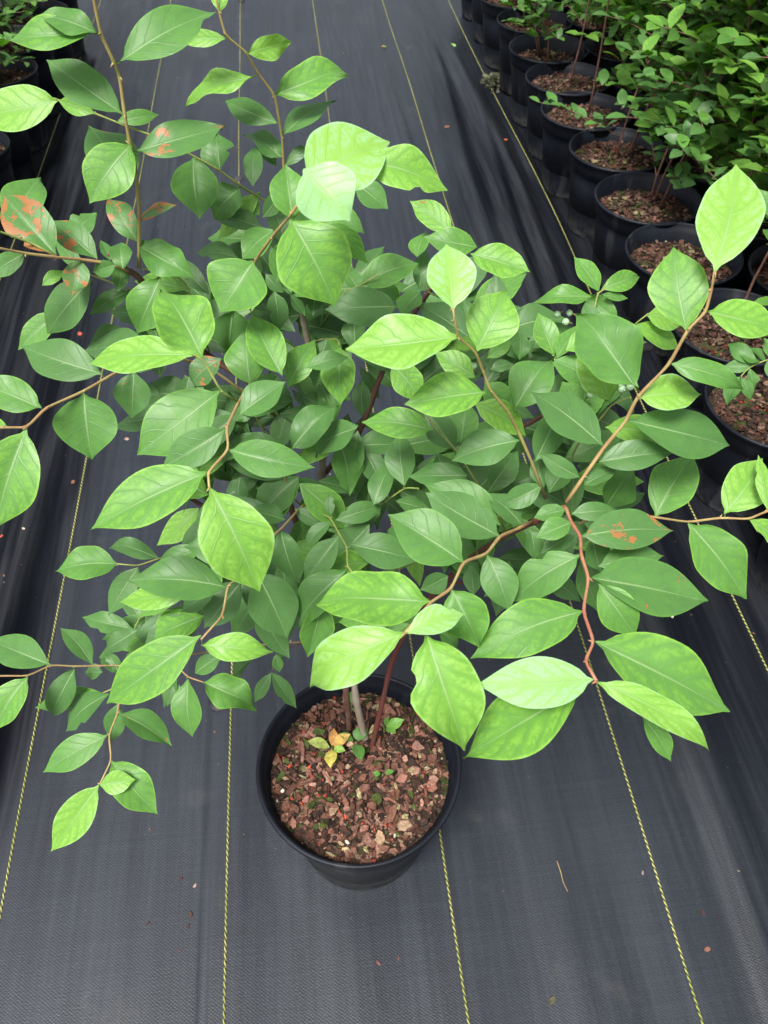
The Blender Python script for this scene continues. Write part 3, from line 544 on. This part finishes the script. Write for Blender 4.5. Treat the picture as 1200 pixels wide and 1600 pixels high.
# pale unripe berries
for cl, z in (([(871, 491), (890, 489), (884, 503)], .735), ([(972, 608), (985, 604), (967, 600), (960, 596)], .70), ([(922, 617), (740, 572), (725, 733)], .73)):
    for (x, y) in cl:
        c = at(x, y, z+rng.uniform(-.004, .006)); mb = MB(); r = rng.uniform(.0030, .0037); d = unit(rng.normal(0, .5, 3)+unit(C_-c)); V = []; n_, m_ = 10, 14
        a = unit(np.cross(d, Z_+.01)); b = np.cross(d, a)
        prof = [(r*sin(th), r*.9*cos(th)) for th in np.linspace(pi, .35, n_)] + [(r*.36, r*.98), (r*.22, r*.80), (.0001, r*.78)]
        for rr, h in prof:
            for k in range(m_): V.append(c+d*h+rr*(a*cos(2*pi*k/m_)+b*sin(2*pi*k/m_))*(1+(.18*sin(5*2*pi*k/m_) if 1 and abs(rr-r*.36) < 1e-6 else 0)))
        Fc = [(i*m_+k, i*m_+(k+1) % m_, (i+1)*m_+(k+1) % m_, (i+1)*m_+k) for i in range(len(prof)-1) for k in range(m_)]
        mb.add(V, Fc); mb.build('berry', M_berry, bush)
        mb = MB(); tube(mb, [c-d*r*.8, c-d*r*2+Z_*-.002, c-d*r*2.6+np.array([.002, .004, -.006])], .0006, .0007, 5); mb.build('berry_stalk', M_tan, bush)

# ------------------------------------------------------------------ pots and potting soil
def pot_profile(h=.215, rt=.132, rb=.094):
    k = rt/.132
    return [(.001, .004), (rb-.012, .004), (rb-.006, 0), (rb-.001, .002), (rb, .010), (rb+.003*k, .035), (rt-.016*k, h-.050), (rt-.0145*k, h-.046), (rt-.0100*k, h-.043), (rt-.0090*k, h-.030), (rt-.0050*k, h-.024), (rt-.004*k, h-.008),
            (rt-.001*k, h-.006), (rt, h-.003), (rt-.0012, h), (rt-.004, h+.0004), (rt-.0062, h-.002), (rt-.007*k, h-.012), (rt-.0105*k, h-.014), (rt-.0115*k, h-.024), (rt-.0150*k, h-.028), (rt-.017*k, h-.07), (rb+.002, .03), (.001, .03)]
CH_COL = [((.17, .075, .052), 24), ((.25, .13, .095), 14), ((.10, .042, .026), 24), ((.29, .19, .12), 7), ((.028, .014, .009), 32), ((.38, .06, .03), 6), ((.30, .25, .13), 4), ((.05, .07, .012), 6), ((.50, .46, .36), 1.0)]
CW = np.array([c[1] for c in CH_COL], float); CW /= CW.sum()
def chips(mb, n, R, z0, smin=.0018, smax=.0095, dome=.008, dark=1.0):
    for _ in range(n):
        r = R*math.sqrt(rng.uniform()); th = rng.uniform(0, 2*pi); s = smin+(smax-smin)*rng.uniform()**2.0
        ci = rng.choice(len(CH_COL), p=CW); col = np.array(CH_COL[ci][0])*rng.uniform(.7, 1.25)
        if ci in (5, 8): s = min(s*.6, .0035)
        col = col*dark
        k = rng.integers(5, 8); an = np.sort(rng.uniform(0, 2*pi, k)+0); an = np.linspace(0, 2*pi, k, endpoint=False)+rng.uniform(-.35, .35, k)
        el = rng.uniform(.4, .95) if rng.uniform() > .12 else rng.uniform(.15, .28)
        if el < .3: s *= 1.6
        pts = np.stack([np.cos(an)*s*rng.uniform(.75, 1.15, k), np.sin(an)*s*el*rng.uniform(.75, 1.15, k), rng.normal(0, .07*s, k)], 1)
        thk = s*rng.uniform(.12, .4); pts2 = pts*np.array([.86, .86, 1])+[0, 0, thk]
        a, b, c = rng.uniform(0, 6.28), rng.normal(0, .33), rng.normal(0, .33)
        Rz = np.array([[cos(a), -sin(a), 0], [sin(a), cos(a), 0], [0, 0, 1]]); Rx = np.array([[1, 0, 0], [0, cos(b), -sin(b)], [0, sin(b), cos(b)]]); Ry = np.array([[cos(c), 0, sin(c)], [0, 1, 0], [-sin(c), 0, cos(c)]])
        M = Rx@Ry@Rz; P = np.vstack([pts, pts2])@M.T + np.array([r*cos(th), r*sin(th), z0+dome*(1-(r/R)**2)+rng.uniform(-.001, .0045)])
        mb.add(P, [tuple(range(k, 2*k)), tuple(range(k))[::-1]]+[(i, (i+1) % k, k+(i+1) % k, k+i) for i in range(k)], col=col)
def soil_disc(mb, R, z0, cx=0, cy=0, dome=.006, seg=48, rings=14):
    V = [(cx, cy, z0+dome)]; Fc = []
    for i in range(1, rings+1):
        for k in range(seg):
            r = R*i/rings; th = 2*pi*k/seg; V.append((cx+r*cos(th), cy+r*sin(th), z0+dome*(1-(r/R)**2)+(rng.normal(0, .0014) if i < rings else -.002)))
    for k in range(seg): Fc.append((0, 1+k, 1+(k+1) % seg))
    for i in range(rings-1):
        for k in range(seg): a = 1+i*seg; Fc.append((a+k, a+seg+k, a+seg+(k+1) % seg, a+(k+1) % seg))
    mb.add(V, Fc)
mb = MB(); lathe(mb, pot_profile(), 0, 0, 0, 96, .004); 
for v in mb.v: v += np.array([PX, PY, 0])
mb.build('pot', M_pot, bush)
mb = MB(); soil_disc(mb, .117, .183, PX, PY); mb.build('potting_soil', M_soil, bush)
mb = MB(); chips(mb, 3000, .1145, .1815, .0014, .0078, dark=.9); chips(mb, 210, .109, .186, .0055, .0118, dark=1.12)
for v in mb.v: v += np.array([PX, PY, 0])
o = mb.build('bark_mulch', M_chip, bush, smooth=False); tag(o, kind='stuff')
# seedlings in the mulch
def seedling(x, y, leaves, h=.199, par=bush, lab=None):
    c = gh(x, y, h); mb = MB()
    for (dx, dy, ln, tone, spot) in leaves:
        d = unit(np.array([dx, dy, .35])); leaf_geo(mb, c+d*.003+[0, 0, .006], c+d*ln+[0, 0, .006], ln*.5, unit(Z_+rng.normal(0, .15, 3)), tone, spot, n=8, m=6)
    tube(mb, [c-[0, 0, .012], c+[0, 0, .007]], .0009, .0008, 5, uvs=None, tone=.6, spot=0, seed=.2) if False else None
    V = []; 
    for z_ in (-.014, .008):
        for k in range(5): V.append(c+np.array([.0009*cos(k*1.2566), .0009*sin(k*1.2566), z_]))
    mb.add(V, [(k, (k+1) % 5, 5+(k+1) % 5, 5+k) for k in range(5)], [(.5, .0)]*10, tone=.8, spot=0, seed=.3)
    if lab:
        cols = [(.30, .36, .09), (.38, .24, .06), (.42, .36, .07), (.36, .18, .05), (.20, .33, .06)]; A = []
        for q, chv in enumerate(mb.at['tone']): A.append(np.tile(np.array(cols[q % 5]), (len(chv), 1)))
        mb.at = {'col': A}
    o = mb.build('seedling', M_debris if lab else M_leaf, par)
    if lab: o['label'] = lab
    return o
seedling(519, 1172, [(-1, .25, .034, 1.3, .8), (1, .5, .030, .9, 2.6), (-.1, -1, .034, 1.35, 1.2), (.2, 1, .026, .9, 2.2), (.7, -.4, .022, .8, 3.0)], lab='small seedling turning yellow and orange')
seedling(556, 1163, [(-1, .5, .026, .45, 0), (.15, -1, .034, .4, 0), (.9, .7, .024, .35, 0), (.2, .8, .02, .3, 0)])
seedling(600, 1140, [(.9, .1, .030, .75, 0), (.6, -.6, .022, .7, 0), (.3, .4, .016, .6, 0)])
seedling(549, 1105, [(.1, .6, .020, .35, 0), (-.1, -.7, .014, .3, 0), (.6, .1, .012, .3, 0)])
seedling(598, 1213, [(-.9, .1, .014, .5, 0), (.9, 0, .016, .45, 0)])

# ------------------------------------------------------------------ the potted shrubs behind
mbp = MB(); lathe(mbp, pot_profile(.225, .130, .098), 0, 0, 0, 56, .003)
mbs = MB(); soil_disc(mbs, .116, .186, 0, 0, .005, 36, 8)
mbc = MB(); chips(mbc, 700, .112, .186, .003, .010, dark=.55)  # chips darkened: the shade over the back rows is put into their colour
proto = None
def bg_leaf(mb, B, d, ln, W, up, tone):
    T = B+d*ln; nn = unit(up-d*(up@d)); s = np.cross(nn, d); V = []; UV = []
    for t, wv in ((0, .05), (.2, .7), (.45, 1), (.72, .78), (.9, .36), (1, .02)):
        c = B+(T-B)*t+nn*(.08*ln*sin(pi*t)); 
        for a in (-1, 0, 1): V.append(c+s*(a*W*.5*wv)+nn*(abs(a)*W*.10*wv)); UV.append(((a+1)/2, t))
    mb.add(V, [(i*3+j, i*3+j+1, i*3+j+4, i*3+j+3) for i in range(5) for j in range(2)], UV, tone=tone, spot=0, seed=rng.uniform())
def shrub_tree(base, stems, leaf_len=.045, step=.016, tone=.3):
    """stems: list of (dx, dy, height, first leafy fraction, side shoots)"""
    fol = MB(); wood = MB()
    for (dx, dy, h, f0, nside) in stems:
        b = base+np.array([dx*.12, dy*.12, 0])+np.array([*rng.normal(0, .012, 2), 0]); P = []
        w1, w2 = rng.normal(0, .018, 2)
        for k in range(9): t = k/8; P.append(b+np.array([dx*t**1.4+w1*sin(t*5), dy*t**1.4+w2*sin(t*4+1), h*t]))
        tube(wood, P, .0032, .0012, 6)
        paths = [(P, f0)]
        for _ in range(nside):
            t0 = rng.uniform(max(.12, f0-.15), .95); p0 = P[int(t0*8)]; an = rng.uniform(0, 6.28); L = rng.uniform(.10, .24)
            e = [p0+np.array([cos(an), sin(an), 0])*L*t+Z_*(L*.55*t-.25*L*t*t) for t in np.linspace(0, 1, 6)]
            tube(wood, e, .0018, .0009, 5); paths.append((e, .15))
        for P2, g0 in paths:
            P2 = np.array(P2); seg = np.linalg.norm(np.diff(P2, axis=0), axis=1); tot = seg.sum(); s = tot*g0; az = rng.uniform(0, 6.28)
            while s < tot:
                acc = 0
                for q, sg in enumerate(seg):
                    if acc+sg >= s: break
                    acc += sg
                t = (s-acc)/sg; p = P2[q]+(P2[q+1]-P2[q])*t; ax = unit(P2[q+1]-P2[q]); az += 2.4+rng.normal(0, .3)
                d = unit(np.array([cos(az), sin(az), rng.uniform(-.25, .45)])+ax*.5)
                ln = leaf_len*rng.uniform(.7, 1.2); bg_leaf(fol, p, d, ln, ln*rng.uniform(.44, .56), unit(Z_+rng.normal(0, .25, 3)), float(np.clip(rng.normal(tone, .17), 0, 1)))
                s += step*rng.uniform(.7, 1.3)
    return fol, wood
def bg_shrub(x, y, stems, label, cat='potted plant', group='potted shrubs along the aisle', leaf_len=.045, tone=.3, rot=0, step=.016):
    global proto
    lift = float(rng.uniform(-.012, .010))
    root = empty('potted_shrub', (x, y, 0), label, cat, group)
    if proto is None:
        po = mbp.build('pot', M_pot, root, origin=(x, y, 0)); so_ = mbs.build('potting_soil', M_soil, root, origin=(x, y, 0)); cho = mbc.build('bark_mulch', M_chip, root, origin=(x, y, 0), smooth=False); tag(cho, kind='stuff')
        for o in (po, so_, cho):
            me = o.data; co_ = np.zeros(len(me.vertices)*3); me.vertices.foreach_get('co', co_); co_ = co_.reshape(-1, 3)+[x, y, 0]; me.vertices.foreach_set('co', co_.ravel()); me.update()
        proto = (po, so_, cho)
    else:
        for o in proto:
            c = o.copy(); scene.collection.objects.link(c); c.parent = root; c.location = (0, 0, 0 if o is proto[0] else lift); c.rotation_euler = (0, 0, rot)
    if stems:
        fol, wood = shrub_tree(np.array([x, y, .185]), stems, leaf_len, step, tone)
        fol.build('foliage', M_leaf, root); wood.build('stem', M_brown, root)
    return root
def rs(n, spread, h, f0, nside, bias=(0, 0)):
    return [(rng.normal(bias[0], spread), rng.normal(bias[1], spread), h*rng.uniform(.75, 1.15), f0*rng.uniform(.8, 1.2), nside) for _ in range(n)]
ordn = ['nearest', 'second nearest', 'third nearest', 'fourth nearest', 'fifth nearest', 'sixth nearest', 'seventh nearest', 'eighth nearest', 'ninth nearest', 'tenth nearest', 'eleventh nearest', 'twelfth nearest', 'thirteenth nearest', 'fourteenth nearest']
front = [(.87, .80), (.84, 1.055), (.858, 1.29), (.846, 1.563), (.846, 1.81), (.85, 2.07), (.83, 2.31), (.838, 2.54), (.838, 2.78), (.849, 3.03), (.836, 3.27), (.84, 3.52), (.84, 3.78)]
fs = {0: [], 1: [(.16, .10, .26, .55, 1)], 2: [(.15, .12, .5, .5, 2)], 3: rs(1, .05, .5, .5, 4, (.12, .05)), 4: rs(3, .06, .62, .30, 9, (.17, 0)), 5: rs(3, .06, .6, .35, 8, (.15, 0)), 6: rs(1, .05, .6, .6, 4, (.10, .05)), 7: rs(1, .04, .6, .6, 4, (.06, .05)),
      8: rs(3, .09, .34, .3, 4, (-.02, 0)), 9: rs(3, .08, .45, .35, 4), 10: rs(4, .09, .5, .3, 4), 11: rs(4, .09, .55, .3, 4), 12: rs(4, .09, .55, .3, 4)}
seen = {0: 'bare black pot of bark mulch at the right picture edge, nearest of its row'}
for i, (x, y) in enumerate(front):
    lab = seen.get(i, 'shrub in a black pot, %s in the front row on the right' % ordn[i])
    rt = bg_shrub(x, y, fs[i], lab, group='potted shrubs right of the aisle', rot=i*1.3)
    if i == 1:                                              # a low side shoot leaning over the rim
        fm = MB(); zz = 1.24; P = [gh(1206, 640, .19), at(1225, 560, zz), at(1200, 562, zz), at(1172, 574, zz), at(1156, 590, zz)]
        tube(fm, smooth_path(P, 3), .0016, .0009, 5)
        fm.build('side_shoot', M_green, rt); fm = MB()
        for a, b, c, d in [(1158, 588, 1135, 627), (1158, 590, 1172, 622), (1172, 576, 1178, 612), (1172, 572, 1132, 574), (1180, 570, 1141, 537), (1188, 566, 1158, 556), (1196, 562, 1174, 545), (1200, 562, 1206, 592), (1206, 560, 1196, 530)]:
            pix_leaf(fm, a, b, zz, c, d, math.hypot(c-a, d-b)*.55, .3, n=8, m=6)
        fm.build('foliage', M_leaf, rt)
for i in range(13):
    y = .93+.262*i; big_ = 2 <= i <= 6
    bg_shrub(1.085+rng.uniform(-.01, .01), y, rs(8 if i < 8 else 5, .12, .80 if i < 8 else .6, .14, 13 if i < 8 else 6, (-.04, -.04)), 'bushy shrub in a black pot, %s in the second row on the right' % ordn[i], group='potted shrubs right of the aisle', tone=.7 if i < 8 else .4, rot=i*2.1, leaf_len=.056 if i < 7 else .045)
for i in range(11):  # third row, added to keep sky light off the pots in front
    y = 1.30+.262*i
    bg_shrub(1.32+rng.uniform(-.01, .01), y, rs(7, .12, .95, .2, 9), 'tall potted shrub added for shade, %s in the third row on the right' % ordn[i], group='potted shrubs right of the aisle', tone=.3, rot=i*.7)
left = [(-.885, 2.26), (-.893, 2.52), (-.898, 2.78), (-.888, 3.03), (-.875, 3.29), (-.88, 3.55)]
for i, (x, y) in enumerate(left):
    bg_shrub(x, y, rs(4, .07, .36 if i < 4 else .5, .2, 5, (-.05, -.03)), 'shrub in a black pot, %s in the inner row at the top left' % ordn[i], group='potted shrubs left of the aisle', leaf_len=.04, tone=.45, rot=i*1.7)
for i in range(4):
    bg_shrub(-1.12, 2.4+.27*i, rs(5, .09, .5, .2, 6), 'shrub in a black pot, %s in the outer row at the top left' % ordn[i], group='potted shrubs left of the aisle', leaf_len=.04, tone=.4, rot=i*1.1)

# ------------------------------------------------------------------ litter on the fabric
def flake(name, x, y, size, col, label, cat, el=.6, yaw=None, lift=.0):
    c = gh(x, y, 0); c[2] = float(ground_h(c[0], c[1]))+.0006; mb = MB(); k = 9; an = np.linspace(0, 2*pi, k, endpoint=False); a = rng.uniform(0, 6.28) if yaw is None else yaw
    rr = rng.uniform(.75, 1.1, k); P = np.stack([np.cos(an)*size*rr, np.sin(an)*size*el*rr, rng.uniform(0, .12*size, k)], 1); P2 = P*[.82, .82, 1]+[0, 0, size*.28]
    Rz = np.array([[cos(a), -sin(a), 0], [sin(a), cos(a), 0], [0, 0, 1]]); P = np.vstack([P, P2, [[0, 0, size*.34]]])@Rz.T+c
    Fc = [(i, (i+1) % k, k+(i+1) % k, k+i) for i in range(k)]+[(k+i, k+(i+1) % k, 2*k) for i in range(k)]+[tuple(range(k))[::-1]]
    mb.add(P, Fc, col=np.array(col)); o = mb.build(name, M_debris, None, origin=c, smooth=False); tag(o, label, cat, 'bark bits scattered on the fabric'); return o
BR, RD, DK, PL = (.16, .07, .045), (.36, .07, .035), (.05, .02, .015), (.45, .40, .30)
for q in [(699, 199, .010, BR, 'brown bark chip lying in the aisle between the two right yellow threads'), (788, 230, .008, RD, 'orange red bark chip beside the right yellow thread near the pot row'),
          (210, 89, .008, BR, 'brown bark chip high in the left part of the aisle, above a leaf'), (199, 689, .006, (.30, .2, .17), 'pale pink brown bark chip between leaves on the left, right of the yellow thread'),
          (115, 755, .006, BR, 'brown bark chip sitting on the left yellow thread'), (126, 525, .008, RD, 'orange red bark chip below the rust spotted leaves at left'), (127, 485, .005, BR, 'small red brown bark bit above the orange red chip at left'),
          (43, 838, .004, PL, 'tiny white bit near the left picture edge'), (10, 851, .004, RD, 'tiny red bit at the left picture edge below the white one'), (15, 914, .003, BR, 'tiny brown bit at the left picture edge, lower of two'), (60, 735, .006, BR, 'brown bark bit on the dark fold left of the yellow thread'),
          (298, 1429, .0045, DK, 'dark brown bark bit beside the pleat left of the yellow thread below the pot'), (305, 1384, .0035, (.3, .2, .17), 'pale crescent bark bit on the pleat, topmost there'), (231, 1442, .004, DK, 'dark bit on the fabric at the lower left, left of the pleat'), (283, 1372, .0035, DK, 'dark speck just left of the pleat'),
          (294, 1446, .003, DK, 'small dark bit touching the pleat, lowest there'), (591, 1505, .004, (.14, .05, .05), 'dark red bark bit near the bottom, left of a smaller one'), (623, 1498, .003, (.14, .05, .05), 'small dark red bark bit near the bottom between two yellow threads'),
          (1004, 1364, .0035, (.2, .16, .14), 'small grey brown bit just left of the lower right yellow thread'), (1105, 1483, .005, (.18, .08, .05), 'brown bark bit at the lower right, right of the yellow thread'), (1098, 1426, .004, DK, 'dark elongated bit at the lower right, above the brown bark bit'),
          (863, 1563, .006, (.06, .06, .03), 'dark olive leaf scrap near the bottom right of centre'), (1049, 963, .006, (.45, .45, .33), 'pale seed husk below the large leaf at right'), (1177, 990, .003, BR, 'tiny brown bit at the right picture edge')]:
    flake('bark_chip', q[0], q[1], q[2], q[3], q[4], 'bark chip', rng.uniform(.4, .8))
def fallen(x, y, ln, tone, spot, label, a):
    c = gh(x, y, .004); mb = MB(); d = np.array([cos(a), sin(a), .0]); leaf_geo(mb, c-d*ln/2, c+d*ln/2+[0, 0, .003], ln*.5, Z_, tone, spot, n=10, m=6, bulge=.12, wave=.08)
    tag(mb.build('fallen_leaf', M_leaf), label, 'leaf')
fallen(708, 72, .035, 1.3, 0, 'yellow green fallen leaf lying in the aisle near the top right pots', 1.9)
fallen(600, 75, .032, .9, 2.6, 'reddish fallen leaf lying on a yellow thread at the top of the aisle', .2)
fallen(157, 212, .030, .2, 2.5, 'small dry fallen leaf beside the pots at the top left', .6)
mb = MB(); c = [gh(*q, .002) for q in ((870, 1345), (876, 1362), (880, 1378), (887, 1393))]; tube(mb, smooth_path(c, 3), .0007, .0005, 5); tag(mb.build('dry_twig', M_tan), 'thin dry twig lying on the fabric at the lower right of the pot', 'twig')
# black fabric pins
def pin(x, y, label):
    c = gh(x, y, 0); c[2] = float(ground_h(c[0], c[1])); mb = MB(); lathe(mb, [(.0165, .0), (.0165, .002), (.014, .0045), (.006, .006), (.0005, .0062)], c[0], c[1], c[2], 20)
    tag(mb.build('fabric_pin', M_pot), label, 'ground pin', 'pins along the yellow threads')
pin(373, 280, 'round black fabric pin on the yellow thread between leaves at upper left'); pin(377, 1, 'round black fabric pin on the yellow thread at the top picture edge'); pin(343, 1099, 'round black fabric pin on the yellow thread left of the pot rim')
# moss clump on the thread
c0 = gh(775, 130, 0); mb = MB()
for _ in range(420):
    p = c0+np.array([rng.normal(0, .022), rng.normal(0, .03), 0]); d = np.linalg.norm((p-c0)[:2]/[.022, .03]); z = max(0, .026*(1-d/2.6))*rng.uniform(.5, 1)
    s = rng.uniform(.003, .007); q = rng.normal(0, 1, (4, 3))*s*[1, 1, .6]+p+[0, 0, z+.003]; q = np.vstack([q[:3], c0+(p-c0)*.3+[0, 0, .002]]); g = rng.uniform(.6, 1.3)
    mb.add(q, [(0, 1, 2), (0, 2, 3), (0, 3, 1), (1, 3, 2)], col=np.array([(.07, .08, .045), (.12, .11, .07), (.05, .06, .03)][rng.integers(3)])*g)
tag(mb.build('moss_clump', M_debris, None, origin=c0, smooth=False), 'grey green moss clump on the right yellow thread beside the pots', 'moss')
# fine crumbs
mb = MB()
for _ in range(420):
    x, y = rng.uniform(-1, .95), rng.uniform(-.1, 4.3)
    if math.hypot(x-PX, y-PY) < .12: continue
    s = rng.uniform(.0006, .0018)*(1+ (rng.uniform() < .06)); z = float(ground_h(x, y)); q = rng.normal(0, 1, (4, 3))*s+np.array([x, y, z+s]); cc = [BR, DK, (.3, .26, .2), (.2, .06, .04)][rng.choice(4, p=[.4, .3, .2, .1])]
    mb.add(q, [(0, 1, 2), (0, 2, 3), (0, 3, 1), (1, 3, 2)], col=np.array(cc))
tag(mb.build('crumbs', M_debris, None, smooth=False), 'fine crumbs of bark and soil scattered over the fabric', 'litter', kind='stuff')
